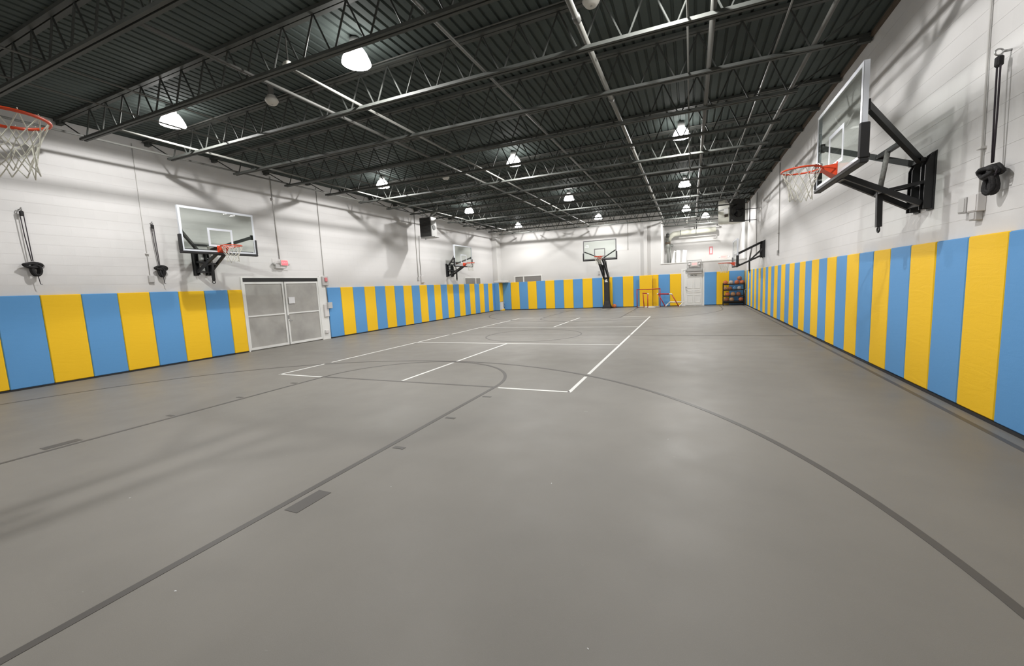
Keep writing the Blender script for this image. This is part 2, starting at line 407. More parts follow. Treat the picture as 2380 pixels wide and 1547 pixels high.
tL2 = thing('wall_padding', 'long striped padding on the left wall, from the double doors to the far corner', 'wall padding')
for k in range(23):
    a = 10.93+PADW*k; wd = PADW if k < 22 else .25
    pad(tL2, XL, a+wd/2, wd, 'blue' if k % 2 == 0 else 'yellow', 0)
tC = thing('wall_padding', 'padding wrapped round the corner column at the far left', 'wall padding')
pad(tC, (XL+PT-11.60)/2, 24.62, .36, 'blue', -PI/2)
pad(tC, -11.66, 24.91, .56, 'yellow', 0, z=.60, h=1.235)
tB = thing('wall_padding', 'striped padding along the back wall behind the portable hoop and goals', 'wall padding')
pad(tB, -11.33, YB, .55, 'blue', -PI/2)
for k in range(13): pad(tB, -11.04+PADW*(k+.5), YB, PADW, 'yellow' if k % 2 == 0 else 'blue', -PI/2)
for a, b, c in ((-3.115, -2.75, 'blue'), (-2.04, -1.71, 'yellow'), (-1.71, -1.10, 'blue'), (-1.10, -.50, 'yellow')):
    pad(tB, (a+b)/2, YB, b-a, c, -PI/2)
pad(tB, -2.395, YB-.17, .71, 'yellow', -PI/2)
tD = thing('wall_padding', 'three pads on the back wall between the white door and the ball rack corner', 'wall padding')
for a, b, c in ((.684, 1.294, 'blue'), (1.294, 1.903, 'yellow'), (1.903, 2.62, 'blue')): pad(tD, (a+b)/2, YB, b-a, c, -PI/2)
tR = thing('wall_padding', 'yellow and blue striped padding running the whole right wall', 'wall padding')
k = -10
while 5.331+PADW*k < 25.0:
    a = 5.331+PADW*k; wd = min(PADW, 25.2-a)
    pad(tR, XR, a+wd/2, wd, 'yellow' if k % 2 == 0 else 'blue', PI); k += 1
for nm, b in (('baseboard_left', (XL, XL+PT+.006, YF, DY0-.02)), ('baseboard_left', (XL, XL+PT+.006, 10.93, 24.6)),
              ('baseboard_corner', (XL, -11.60, 24.565, 24.62)), ('baseboard_back', (-11.60, -.50, YB-PT-.006, YB)),
              ('baseboard_back', (.684, XR-.05, YB-PT-.006, YB)), ('baseboard_right', (XR-PT-.006, XR, YF, YB-.05))):
    struct(MB().box(*b, 0, .033).build(nm, 'rubber'))

# ================================================================== ROOF JOISTS
def web_nodes():
    xs = []; x = -11.0; i = 0
    while x < 2.0: xs.append(x); x += .30
    return xs
NODES = web_nodes()      # even = lower chord, odd = upper chord
X_END = NODES[-1] if len(NODES) % 2 else NODES[-2]
def joist(y, label, fine):
    j = thing('roof_joist', label, 'roof joist', (0, y, 0), 0, 'open-web steel roof joists under the deck')
    mb = MB()
    for s in (-.041, .041): mb.bar((XL+.02, s, zdeck(XL)-.026), (XR-.02, s, zdeck(XR)-.026), .064, .05)
    mb.build('upper_chord', 'joist', j)
    mb = MB()
    for s in (-.034, .034): mb.bar((-11.12, s, zbot(-11.12)+.022), (X_END+.1, s, zbot(X_END+.1)+.022), .044, .044)
    mb.build('lower_chord', 'joist', j)
    MB().bar((XL+.02, 0, zdeck(XL)-.085), (XL+.18, 0, zdeck(XL)-.085), .08, .07).build('bearing_seat', 'joist', j)
    MB().bar((XR-.20, 0, zdeck(XR)-.085), (XR-.02, 0, zdeck(XR)-.085), .08, .07).build('bearing_seat', 'joist', j)
    segs = [((-11.86, 0, zdeck(-11.86)-.06), (-11.0, 0, zbot(-11)+.03))]
    for a, b in zip(range(len(NODES)-1), range(1, len(NODES))):
        if NODES[b] > X_END+.01: break
        def P(i):
            xx = NODES[i]; return (xx, 0, zbot(xx)+.035) if i % 2 == 0 else (xx, 0, zdeck(xx)-.045)
        p, q = Vector(P(a)), Vector(P(b))
        off = .035 if a % 2 == 0 else -.035
        (p if a % 2 == 0 else q).x += off
        segs.append((p, q))
    segs.append(((X_END, 0, zbot(X_END)+.03), (XR-.18, 0, zdeck(XR)-.07)))
    if fine:
        for p, q in segs: MB().tube([p, q], .0135, 6).build('web_bar', 'web', j)
    else:
        mb = MB()
        for p, q in segs: mb.tube([p, q], .0135, 5, cap=False)
        o = mb.build('web_bars', 'web', j); o['kind'] = 'stuff'
    return j
ORD = ['first', 'second', 'third', 'fourth', 'fifth', 'sixth', 'seventh', 'eighth', 'ninth', 'tenth', 'eleventh', 'twelfth', 'thirteenth', 'fourteenth', 'fifteenth']
far_proto = None
for i, y in enumerate(JOISTS):
    if i == 0: lab = 'dark open-web roof joist almost above the camera'
    elif y > 25.3: lab = 'roof joist over the loft beyond the back wall, %s one' % ('nearer' if y < 26.5 else 'farther')
    else: lab = 'dark open-web steel roof joist, %s one counted from the camera' % ORD[i-1]
    if y < 8: joist(y, lab, True)
    elif far_proto is None: far_proto = joist(y, lab, False)
    else: dup(far_proto, (0, y, 0), label=lab)

# ================================================================== PIPES AND BRIDGING UNDER THE ROOF
def zpipe(x, r): return zbot(x)+.046+r
for x, r, a, b, lab in ((-11.0, .022, 1.5, 24.6, 'dark bridging angle linking the joist ends along the left wall'),
                        (-9.0, .014, 1.5, 24.6, 'thin dark bridging rod crossing the joists nearest the left wall'),
                        (-8.0, .014, 1.5, 24.6, 'thin dark bridging rod, second from the left wall'),
                        (-2.87, .020, 1.5, 24.6, 'dim bridging rod left of the thick sprinkler pipe'),
                        (1.10, .013, 1.5, 21.2, 'thin bright rod between the sprinkler pipe and the right wall')):
    o = MB().tube([(x, a, zpipe(x, r)), (x, b, zpipe(x, r))], r, 8).build('bridging_rod', 'pipe'); tag(o, lab, 'rod', 'bridging rods over the lower chords')
for x, r, a, b, mt, lab in ((-10.05, .022, 4.5, 24.4, 'pipe_pale_lit', 'pipe over the joists brightly lit beside the lamps near the left wall'),
                        (-5.98, .026, 3.0, 24.5, 'pipe', 'grey pipe crossing the joists left of the middle row of lamps'),
                        (-5.32, .022, 4.5, 24.5, 'pipe_pale_lit', 'grey pipe starting at the white capped end, beside the middle lamps'),
                        (-.04, .013, 1.5, 24.6, 'pipe', 'thin dim conduit just left of the grey main pipe over the right lamps'),
                        (.25, .036, 1.5, 24.8, 'pipe', 'grey main pipe running past the right row of lamps'),
                        (1.60, .030, 1.5, 21.2, 'pipe', 'dim grey pipe nearest the right wall')):
    o = MB().tube([(x, a, zpipe(x, r)), (x, b, zpipe(x, r))], r, 10).build('ceiling_pipe', mt, smooth=True); tag(o, lab, 'pipe')
t = thing('sprinkler_pipe', 'thick pale sprinkler pipe with couplings running down the middle of the roof', 'pipe', (-1.27, 0, 0))
zz = zpipe(-1.27, .04)
MB().tube([(0, -1.0, zz), (-.12, 25.1, zz)], .038, 12).build('pipe_run', 'pipe_pale_lit', t, True)
for y in (2.9, 5.4, 7.9, 10.9, 13.9, 16.9, 19.9, 22.9): MB().tube([(-.12*(y+1)/26, y-.05, zz), (-.12*(y+1)/26, y+.05, zz)], .050, 12).build('coupling', 'pipe', t, True)
for y, lab in ((5.25, 'nearest'), (11.25, 'second'), (17.15, 'third'), (23.05, 'farthest')):
    za = zdeck(2.2)-.011
    pts = [(-11.9, y+.25, za), (-9.7, y+.25, za), (-9.45, y+.12, za-.03), (-9.3, y, za-.04)]
    o = MB().tube([(-11.9, y+.62, za), (2.2, y+.62, za-.0)], .010, 6).build('wiring_conduit', 'pipe')
    tag(o, 'thin wiring conduit feeding the %s row of lamps' % lab, 'conduit', 'wiring conduits along the lamp rows')

# ================================================================== LAMPS
def lamp(loc, label, dim=1):
    t = thing('high_bay_lamp', label, 'lamp', loc, 0, 'glowing high bay lamps under the roof')
    ztop = zdeck(loc[0]) - loc[2]
    MB().lathe([(.03, ztop), (.03, .26), (.075, .25), (.085, .22), (.085, .13), (.06, .12)], n=16).build('ballast_housing', 'heatergrey', t, True)
    mb = MB(); pr = [(.085, .12), (.12, .10), (.165, .03), (.20, -.05), (.215, -.10)]; n = 20; vs = []; fs = []
    for r, z in pr: vs += [(r*math.cos(2*PI*j/n), r*math.sin(2*PI*j/n), z) for j in range(n)]
    for i in range(len(pr)-1):
        for j in range(n): fs.append((i*n+j, i*n+(j+1) % n, (i+1)*n+(j+1) % n, (i+1)*n+j))
    mb.add(vs, fs); mb.build('prismatic_shade', 'shade', t, True)
    ld = bpy.data.lights.new('lamp_light', 'AREA'); ld.shape = 'DISK'; ld.size = .24; ld.energy = LAMP_W*dim; ld.color = LAMP_COL
    lo = bpy.data.objects.new('lamp_light', ld); col.objects.link(lo); lo.parent = t; lo.location = (0, 0, -.105)
    ld = bpy.data.lights.new('bulb_light', 'SPOT'); ld.shadow_soft_size = .045 if dim == 1 else .10; ld.spot_size = math.radians(174); ld.spot_blend = .12; ld.energy = POINT_W*dim; ld.color = LAMP_COL
    lo = bpy.data.objects.new('bulb_light', ld); col.objects.link(lo); lo.parent = t; lo.location = (0, 0, .02)
    return t
rows = ['row behind the camera', 'nearest row', 'second row', 'third row', 'farthest row']; cols = ['left', 'middle', 'right']
lp = None
for r, y in enumerate(LAMPY):
    for c, x in enumerate(LAMPX):
        if r == 0 and c != 1: continue
        lab = 'glowing high bay lamp, %s lamp of the %s of lamps' % (cols[c], rows[r])
        z = 5.15 - .006*(x+9.4)
        lamp((x, y + (.3 if c == 2 and r == 4 else .12 if c == 2 and r > 1 else 0), z), lab, .85 if r == 0 else 1)
lamp((.77, 26.6, 5.08), 'glowing cone-shaped lamp over the loft behind the back wall')

# small ceiling fittings
def detector(x, y, z, lab, s=1.0):
    t = thing('smoke_detector', lab, 'smoke detector', (x, y, z))
    MB().lathe([(.07*s, .09*s), (.07*s, .05*s), (.10*s, .04*s), (.115*s, 0), (.105*s, -.02*s), (.075*s, -.06*s), (.05*s, -.065*s)], n=20).build('housing', 'sensor', t, True)
    MB().lathe([(.014*s, -.064*s), (.014*s, -.072*s)], n=8).build('test_button', 'steel', t)
    MB().box(-.012, .012, -.05, .05, .085*s, zdeck(x)-z).build('mount_bracket', 'pipe', t)
detector(-7.05, 5.60, 5.14, 'round white smoke detector hanging between the left and middle near lamps')
detector(-1.18, 5.72, 5.15, 'round white smoke detector at the top edge beside the sprinkler pipe')
detector(-7.2, 11.70, 5.12, 'small round smoke detector near the second row of lamps')
t = thing('pipe_end_cap', 'white half-round cap at the near end of the lit pipe', 'cap', (-5.55, 4.75, 5.0))
MB().lathe([(.002, .07), (.045, .06), (.07, .03), (.08, -.01), (.08, -.03), (.03, -.05)], n=14).build('dome', 'plastic', t, True)
MB().tube([(0, 0, .06), (0, 0, .40)], .012, 8).build('stem', 'pipe', t)

# ================================================================== BASKETBALL HOOPS
RNG = random.Random(3)
def net_mesh(rng):
    mb = MB(); N = 12; lv = [(0, .228), (-.10, .195), (-.18, .160), (-.26, .138), (-.33, .128), (-.40, .135)]
    jit = {}
    def node(i, k, base):
        key = ((2*i+(1 if (k % 2) else 0)) % 24 if base == 0 else (2*i-(1 if (k % 2) else 0)) % 24, k)
        if key not in jit: jit[key] = (rng.uniform(-.05, .05), rng.uniform(-.012, .012), rng.uniform(-.016, .016))
        ja, jr, jz = jit[key] if k else (0, 0, 0)
        a = key[0]*PI/12 + ja; z, r = lv[k]; r += jr
        return Vector((r*math.cos(a), r*math.sin(a), z+jz*(1 if k else 0)))
    for i in range(N):
        for b in (0, 1):
            pts = [node(i, k, b) for k in range(len(lv))]
            if pts: mb.tube(pts, .0045, 5)
        p = node(i, 0, 0); mb.tube([p+Vector((0, 0, -.004)), p*1.03+Vector((0, 0, .012)), p+Vector((0, 0, .024)), p*.97+Vector((0, 0, .012))], .003, 4, closed=True)
    return mb
def rim_parts(t, bx, rz, by=0, s=1):
    """rim on a board whose face is at x=bx (facing +x*s) in the thing's frame, rim level z=rz"""
    cx = bx+.381*s
    rim = MB().tube([(cx+.2285*math.cos(a), by+.2285*math.sin(a), rz) for a in [2*PI*i/40 for i in range(40)]], .012, 8, closed=True).build('rim', 'orange', t, True)
    mb = MB()
    xa = bx+.002*s; xb = bx+.155*s
    mb.box(*sorted((bx, bx+.012*s)), by-.12, by+.12, rz-.16, rz+.03)
    mb.add([(xa, by-.11, rz+.01), (xa, by+.11, rz+.01), (xb, by+.07, rz+.006), (xb, by-.07, rz+.006), (xa, by-.11, rz-.15), (xa, by+.11, rz-.15), (xb, by+.07, rz-.03), (xb, by-.07, rz-.03)],
           [(0, 1, 2, 3), (4, 7, 6, 5), (0, 3, 7, 4), (1, 5, 6, 2), (3, 2, 6, 7), (0, 4, 5, 1)])
    for sg in (-1, 1): mb.tube([(bx+.02*s, by+sg*.11, rz-.05), (cx-.11*s, by+sg*.20, rz-.012)], .006, 6)
    mb.build('rim_bracket', 'orange', t)
    nm = net_mesh(RNG).build('net', 'net', rim); nm.location = (cx, by, rz)
def board_parts(t, bx, rz, s=1, outline='alu', frame='alu'):
    """1.83 x 1.07 glass board, face at bx; depth goes to -x*s"""
    H = .915; z0 = rz-.15; z1 = z0+1.07
    def bxx(a, b): return sorted((bx-a*s, bx-b*s))
    MB().box(*bxx(.004, .012), -H+.01, H-.01, z0+.01, z1-.01).build('glass_pane', 'glass', t)
    mb = MB(); fr = .035
    X = bxx(.0, .055)
    mb.box(*X, -H, -H+fr*.4, z0+fr*.4, z1-fr*.4).box(*X, H-fr*.4, H, z0+fr*.4, z1-fr*.4).box(*X, -H, H, z1-fr*.4, z1).box(*X, -H, H, z0, z0+fr*.4)
    mb.build('board_frame', frame, t)
    mb = MB(); X = bxx(-.001, .003); q = .052
    mb.box(*X, -H, -H+q, z0, z1).box(*X, H-q, H, z0, z1).box(*X, -H+q, H-q, z1-q, z1).box(*X, -H+q, H-q, z0, z0+q)
    mb.build('border_line', outline, t)
    mb = MB(); b0 = rz+.0
    mb.box(*X, -.305, -.255, b0, b0+.457).box(*X, .255, .305, b0, b0+.457).box(*X, -.255, .255, b0+.407, b0+.457).box(*X, -.255, .255, b0, b0+.05)
    mb.build('target_square', outline, t)
    X = bxx(-.022, .075)
    MB().cbox(*X, -H-.03, H+.03, z0-.045, z0+.012, .012).cbox(*X, -H-.03, -H+.016, z0+.012, z0+.40, .010).cbox(*X, H-.016, H+.03, z0+.012, z0+.40, .010).build('edge_padding', 'blackpad', t)
def wall_hoop(loc, rz_rot, D, rimz, label, zp=2.24, crank=None, gap=.25, arm=.47, hw=.085):
    """frame: wall at x=0, court towards +x. D = distance of the board face"""
    t = thing('basketball_hoop', label, 'basketball hoop', loc, rz_rot, 'wall-mounted basketball hoops')
    board_parts(t, D, rimz); rim_parts(t, D, rimz)
    zb = rimz-.15; bk = D-.06
    for s in (-1, 1):          # wall channels with a slanted top
        y = s*gap
        mb = MB().prism([(0, zp), (.02, zp), (.02, zp+.67), (0, zp+.70)], 'y', y-hw, y+hw)
        mb.prism([(.0, zp+.02), (.10, zp+.02), (.10, zp+.54), (.05, zp+.66), (0, zp+.70)], 'y', y+s*(hw-.025), y+s*(hw-.01))
        mb.prism([(.0, zp+.02), (.10, zp+.02), (.10, zp+.54), (.05, zp+.66), (0, zp+.70)], 'y', y-s*(hw-.01), y-s*(hw-.025))
        pl = mb.build('mounting_plate', 'black', t)
        mb = MB()
        for zz in (.08, .28, .46, .61): mb.lathe([(.016, .02), (.016, .032), (.008, .036)], (0, y+s*.03, zp+zz), 8, 'x')
        mb.build('bolts', 'steel', pl)
    MB().bar((.10, -gap, zp+.62), (.10, gap, zp+.62), .045, .045).bar((.10, -gap, zp+.09), (.10, gap, zp+.09), .045, .045).bar((.06, -gap, zp+.35), (.06, gap, zp+.35), .03, .05).build('cross_tube', 'black', t)
    zt = zp+.62; za = zb+arm; dz = za-zt
    for s in (-1, 1):          # spreading upper arms
        mb = MB().bar((.10, s*(gap-.08), zt), (bk, s*.86, za), .052, .075)
        mb.bar((bk-.0, s*.86, za-.06), (bk-.0, s*.86, za+.06), .05, .05)
        mb.build('upper_arm', 'black', t)
    f = .36
    xm = .10+(bk-.10)*f; ym = (gap-.08)+(.86-gap+.08)*f; zm = zt+dz*f
    MB().bar((xm, -ym, zm), (xm, ym, zm), .05, .05).build('arm_brace', 'black', t)
    zl = zp+.09
    for s in (-1, 1):          # paired lower arms
        MB().bar((.10, s*.16, zl), (bk-.02, s*.10, zb-.02), .05, .065).build('lower_arm', 'black', t)
    MB().bar((bk-.02, -.86, zb+.05), (bk-.02, .86, zb+.05), .05, .05).bar((bk-.02, -.12, zb-.03), (bk-.02, .12, zb-.03), .06, .05).build('board_beam', 'black', t)
    g = .46; xl = .10+(bk-.10)*g; zc = zl+(zb-.02-zl)*g
    MB().bar((xl, -.15, zc), (xl, .15, zc), .05, .05).build('arm_brace', 'black', t)
    MB().bar((.06, -gap, zp+.35), (xl, -.05, zc), .04, .04).bar((.06, gap, zp+.35), (xl, .05, zc), .04, .04).build('diagonal_brace', 'black', t)
    MB().tube([(xm+.01, 0, zm), (xl, 0, zc)], .030, 10).build('screw_tube', 'galv', t, True)
    a = MB().bar((xl, 0, zc+.02), (xl-.01, 0, zc-.44), .058, .058, (0, 1, 0)).build('crank_tube', 'black', t)
    MB().tube([(xl-.01, .035*math.cos(q), zc-.475+.035*math.sin(q)) for q in [2*PI*i/14 for i in range(14)]], .010, 6, closed=True).build('crank_eye', 'black', a, True)
    if crank:
        c = MB().tube([(xl-.01, 0, zc-.46), (xl-.01, .03, zc-1.12), (xl+.16, .05, zc-1.20), (xl+.16, .05, zc-1.45)], .010, 8).build('crank_handle', 'heatergrey', t, True)
        MB().tube([(xl+.16, .05, zc-1.30), (xl+.16, .05, zc-1.46)], .017, 8).build('grip', 'black', c, True)
    return t
wall_hoop((XL, 6.88, 0), 0, .96, 2.915, 'wall hoop on the left wall nearer the camera, beside the double doors', gap=.15, hw=.065)
wall_hoop((XL, 19.25, 0), 0, .95, 2.91, 'wall hoop on the left wall farther away, above the small grey window')
h3 = wall_hoop((XR, 7.01, 0), PI, .945, 2.95, 'large wall hoop on the right wall, nearest of all in view', gap=.165, arm=.60, hw=.07)
MB().box(.0215, .024, -.225, -.11, 2.62, 2.70).build('yellow_label', 'goldlabel', h3)
wall_hoop((XR, 19.62, 0), PI, 1.05, 2.11, 'lowered wall hoop at the far end of the right wall with hanging crank handle', crank=True)

def portable_hoop(loc, rot, label):
    """court towards +x, base at the origin; board face at x=1.9"""
    t = thing('portable_hoop', label, 'basketball hoop', loc, rot, 'floor-standing hoops at the two ends of the court')
    rimz = 2.96; D = 1.90
    board_parts(t, D, rimz, outline='silver', frame='silver'); rim_parts(t, D, rimz)
    pd = MB(); prf = [(.26, .24, 0), (.255, .23, .10), (.20, .18, .24), (.16, .15, .45), (.155, .145, 1.2), (.15, .14, 1.74), (.13, .12, 1.78)]
    vs = []; fs = []
    for a, b, z in prf:
        c = .03; vs += [(x, y, z) for x, y in ((-a+c, -b), (a-c, -b), (a, -b+c), (a, b-c), (a-c, b), (-a+c, b), (-a, b-c), (-a, -b+c))]
    for i in range(len(prf)-1):
        for j in range(8): fs.append((i*8+j, i*8+(j+1) % 8, (i+1)*8+(j+1) % 8, (i+1)*8+j))
    fs += [tuple(range(8))[::-1], tuple(range(len(prf)*8-8, len(prf)*8))]
    p = pd.add(vs, fs).build('pole_padding', 'blackpad', t)
    # white emblem printed on the padding
    em = MB(); x_ = .152
    em.prism([(-.09, 1.56), (.10, 1.56), (.07, 1.62), (-.07, 1.61)], 'x', x_, x_+.003).prism([(-.085, 1.63), (-.02, 1.63), (-.03, 1.70), (-.075, 1.69)], 'x', x_, x_+.003)
    em.prism([(-.01, 1.63), (.06, 1.64), (.05, 1.72), (-.02, 1.72)], 'x', x_, x_+.003); em.build('white_emblem', 'whiteline', p)
    MB().box(-.16, .16, -.13, .13, 1.76, 1.84).build('pole_head', 'black', t)
    zb = rimz-.15; bk = D-.06
    for s in (-1, 1):
        MB().bar((.06, s*.13, 1.76), (bk, s*.13, zb+.05), .09, .09).build('lower_arm', 'black', t)
        MB().bar((-.10, s*.13, 1.80), (bk-.55, s*.13, zb+.12), .065, .06).bar((bk-.55, s*.10, zb+.12), (bk, s*.86, zb+.47), .045, .05).build('upper_arm', 'black', t)
    MB().bar((bk, -.86, zb+.05), (bk, .86, zb+.05), .045, .045).build('board_beam', 'black', t)
    MB().bar((.9, -.12, 2.30), (.9, .12, 2.30), .04, .04).bar((.75, 0, 1.95), (1.05, 0, 2.55), .10, .07).build('lift_spring', 'black', t)
    MB().tube([(1.3, .24, 2.75), (1.28, .26, 2.45), (1.22, .26, 2.30)], .012, 8).build('release_handle', 'black', t, True)
    return t
portable_hoop((-4.62, 24.93, 0), -PI/2, 'floor-standing hoop with black padded pole against the back wall')
portable_hoop((CX, -.83, 0), PI/2, 'hoop at the near left edge, only its red rim and net in view')

# ================================================================== LEFT WALL: DOORS, WINDOW, SIGNS, BOXES
dd = struct(put('door_1', None, None, (XL, 0, 0)))
MB().box(-.12, .02, DY0, DY0+.05, 0, DZ-.02).box(-.12, .02, DY1-.05, DY1, 0, DZ-.02).box(-.12, .02, DY0, DY1, DZ-.02, DZ+.01).box(-.10, -.06, DY0+.05, DY1-.05, 0, .02).build('door_frame', 'white', dd)
MB().box(-.06, .0, DY0+.05, DY1-.05, 2.065, 2.18).build('header_track', 'doorblack', dd)
for a, b in ((DY0+.05, 9.235), (9.275, DY1-.05)):
    mb = MB(); s = .055
    mb.box(-.045, .005, a, a+s, .03, 2.06).box(-.045, .005, b-s, b, .03, 2.06).box(-.045, .005, a+s, b-s, 2.0, 2.06).box(-.045, .005, a+s, b-s, .03, .10).box(-.045, .005, a+s, b-s, 1.02, 1.06)
    lf = mb.build('door_leaf', 'white', dd)
    MB().box(-.025, -.015, a+s, b-s, .10, 1.02).build('glass_pane', 'doorglass', lf); MB().box(-.025, -.015, a+s, b-s, 1.06, 2.0).build('glass_pane', 'doorglass', lf)
    if a > 9: MB().tube([(.005, a+.03, .80), (.05, a+.03, .80), (.05, a+.12, .80)], .010, 8).build('door_handle', 'steel', lf, True); MB().box(.005, .02, a+.005, a+.05, .86, .98).build('lock_plate', 'steel', lf)
struct(MB().box(XL-.25, XL-.11, DY0, DY1, 0, DZ).build('trim_7', 'doorglass'))
struct(MB().box(XL, XL+.02, DY1, 10.91, 0, 2.25).build('trim_8', 'white'))
o = MB().box(XL+.006, XL+.009, 9.37, 9.60, 1.35, 1.56).build('paper_notice', 'paper'); tag(o, 'white paper notice taped inside the right leaf of the double doors', 'notice')

wn = struct(put('window_1', None, None, (XL, 0, 0)))
MB().box(0, .035, 20.80, 20.88, 1.80, 2.17).box(0, .035, 22.74, 22.82, 1.80, 2.17).box(0, .035, 20.80, 22.82, 2.17, 2.22).box(0, .03, 22.12, 22.20, 1.80, 2.17).build('window_frame', 'white', wn)
MB().box(0, .012, 20.88, 22.12, 1.80, 2.17).build('pane', 'winglass', wn); MB().box(0, .012, 22.20, 22.74, 1.80, 2.17).build('pane', 'winglass', wn)
wn = struct(put('window_2', None, None, (0, YB, 0)))
MB().box(-10.78, -10.68, -.035, 0, 1.80, 2.18).box(-8.87, -8.78, -.035, 0, 1.80, 2.18).box(-10.78, -8.78, -.035, 0, 2.18, 2.24).box(-10.13, -10.05, -.03, 0, 1.80, 2.18).build('window_frame', 'white', wn)
MB().box(-10.68, -10.13, -.012, 0, 1.80, 2.18).build('pane', 'winglass', wn); MB().box(-10.05, -8.87, -.012, 0, 1.80, 2.18).build('pane', 'winglass', wn)

def text(body, size, mt, parent, loc, rot, ext=.002, bold=0):
    c = bpy.data.curves.new('lettering', 'FONT'); c.body = body; c.size = size; c.extrude = ext; c.offset = bold; c.align_x = 'CENTER'; c.align_y = 'CENTER'
    tmp = bpy.data.objects.new('tmp', c); col.objects.link(tmp)
    dg = bpy.context.evaluated_depsgraph_get(); me = bpy.data.meshes.new_from_object(tmp.evaluated_get(dg))
    bpy.data.objects.remove(tmp); me.materials.clear(); me.materials.append(M[mt])
    o = put('lettering', me, parent, loc, rot); return o
# exit sign with emergency heads on the left wall
t = thing('exit_sign', 'lit red exit sign with grey base on the left wall above the double doors', 'exit sign', (XL, 9.20, 2.62))
MB().cbox(0, .012, -.26, .26, -.20, .16, .004).build('back_plate', 'boxlt', t)
MB().cbox(.012, .10, -.22, .12, -.15, -.02, .01).build('battery_case', 'box', t)
MB().cbox(.10, .14, -.06, .19, -.06, .12, .01).build('sign_housing', 'exitpale', t)
MB().box(.14, .143, -.045, .175, -.045, .105).build('lit_face', 'exitred', t)
text('EXIT', .085, 'exitletter', t, (.144, .065, .03), (PI/2, 0, PI/2))
for s in (-.24, .24): MB().lathe([(.03, -.03), (.045, .02), (.045, .04)], (.05, s, .0), 12, 'x').build('lamp_head', 'box', t, True)
def conduit(pts, r, lab, mt='conduit', clips=()):
    t = thing('wall_conduit', lab, 'conduit')
    MB().tube(pts, r, 8).build('conduit_run', mt, t, True)
    for c in clips: MB().cbox(c[0]-.03, c[0]+.03, c[1]-.035, c[1]+.035, c[2]-.012, c[2]+.012, .003).build('clip', mt, t)
def ebox(loc, sz, lab, mt='box', rot=0, cover=True):
    """loc = wall point, box grows along +x (rot 0) or -x (rot PI) or -y (rot -PI/2)"""
    t = thing('electric_box', lab, 'electric box', loc, rot)
    d, w_, h = sz
    MB().cbox(0, d, -w_/2, w_/2, -h/2, h/2, .006).build('case', mt, t)
    if cover: MB().cbox(d, d+.006, -w_/2+.012, w_/2-.012, -h/2+.012, h/2-.012, .002).build('cover', mt, t)
    return t
x = XL+.018
conduit([(x, 9.17, 5.30), (x, 9.18, 4.60), (x, 9.20, 2.78)], .012, 'conduit running down the left wall to the exit sign', clips=((XL+.03, 9.19, 4.62),))
ebox((XL, 9.185, 4.62), (.05, .08, .09), 'small box high on the conduit above the exit sign', 'boxlt')
conduit([(x+.0, 10.88, 5.30), (x, 10.87, 2.25), (x+.02, 10.90, 1.25)], .009, 'thin conduit on the left wall down to the boxes right of the double doors', 'conduit_dk')
t = ebox((XL, 10.86, 2.07), (.08, .26, .32), 'grey box with a red pull station, at the top right of the double doors', 'box')
MB().cbox(.088, .13, -.05, .05, -.02, .12, .008).build('red_station', 'redsign', t)
t = ebox((XL+.02, 10.80, 1.02), (.05, .20, .44), 'tall pale box beside the double doors at handle height', 'boxlt')
ebox((XL+.07, 10.92, 1.20), (.06, .20, .22), 'square grey box overlapping the edge of the first blue pad', 'box')
ebox((XL+.02, 10.74, .27), (.05, .15, .12), 'small white outlet box low beside the double doors', 'boxlt')
conduit([(x, 5.71, 5.30), (x, 5.70, 3.60), (x, 5.70, 2.22)], .008, 'thin pale conduit beside the second hanging rope on the left wall', clips=((XL+.02, 5.70, 2.75),))
ebox((XL, 5.71, 2.15), (.055, .11, .17), 'small grey outlet box on the left wall beside the second rope', 'box')
conduit([(x, 16.45, 5.2), (x, 16.42, 2.20)], .022, 'wider conduit under the left wall heater', 'conduit')
conduit([(x, 16.72, 4.2), (x, 16.64, 3.1), (x, 16.66, 2.30)], .014, 'thin conduit right under the left wall heater', 'conduit_dk')
ebox((XL, 16.72, 2.12), (.07, .24, .34), 'grey box low on the left wall under the heater', 'boxlt')
ebox((XL, 16.40, 2.14), (.05, .09, .16), 'small dark switch box at the foot of the wider conduit', 'box')
conduit([(XR-.02, 5.92, 5.28), (XR-.02, 5.92, 3.8), (XR-.02, 5.87, 2.24)], .010, 'pale conduit on the right wall beside the hanging rope', clips=((XR-.02, 5.885, 2.71),))
ebox((XR, 5.87, 2.17), (.07, .16, .18), 'pale outlet box on the right wall at the foot of the conduit', 'boxlt', PI)
ebox((XR, 6.03, 2.17), (.08, .13, .16), 'rounded grey socket beside the outlet box on the right wall', 'box', PI)
ebox((XR, 5.88, 2.04), (.06, .11, .09), 'small grey box hanging below the outlet box on the right wall', 'box', PI)
conduit([(XR-.02, 21.7, 5.2), (XR-.02, 21.6, 2.4)], .013, 'conduit on the right wall just beyond the far wall hoop', 'conduit_dk')
conduit([(XR-.02, 16.52, 5.2), (XR-.02, 16.42, 2.25)], .013, 'conduit on the right wall this side of the far wall hoop', 'conduit_dk', clips=((XR-.02, 16.47, 2.9),))
ebox((XR, 16.50, 2.26), (.05, .12, .17), 'small dark switch box on the right wall before the far hoop', 'box', PI)
conduit([(-3.40, YB-.02, 5.1), (-3.40, YB-.02, 3.38)], .010, 'thin conduit high on the back wall right of the portable hoop', 'conduit_dk')
ebox((-5.13, YB, 2.14), (.04, .11, .22), 'small grey switch box on the back wall left of the hoop pole', 'box', -PI/2)
ebox((-4.55, YB, 2.02), (.05, .13, .30), 'pale box on the back wall right of the hoop pole', 'boxlt', -PI/2)

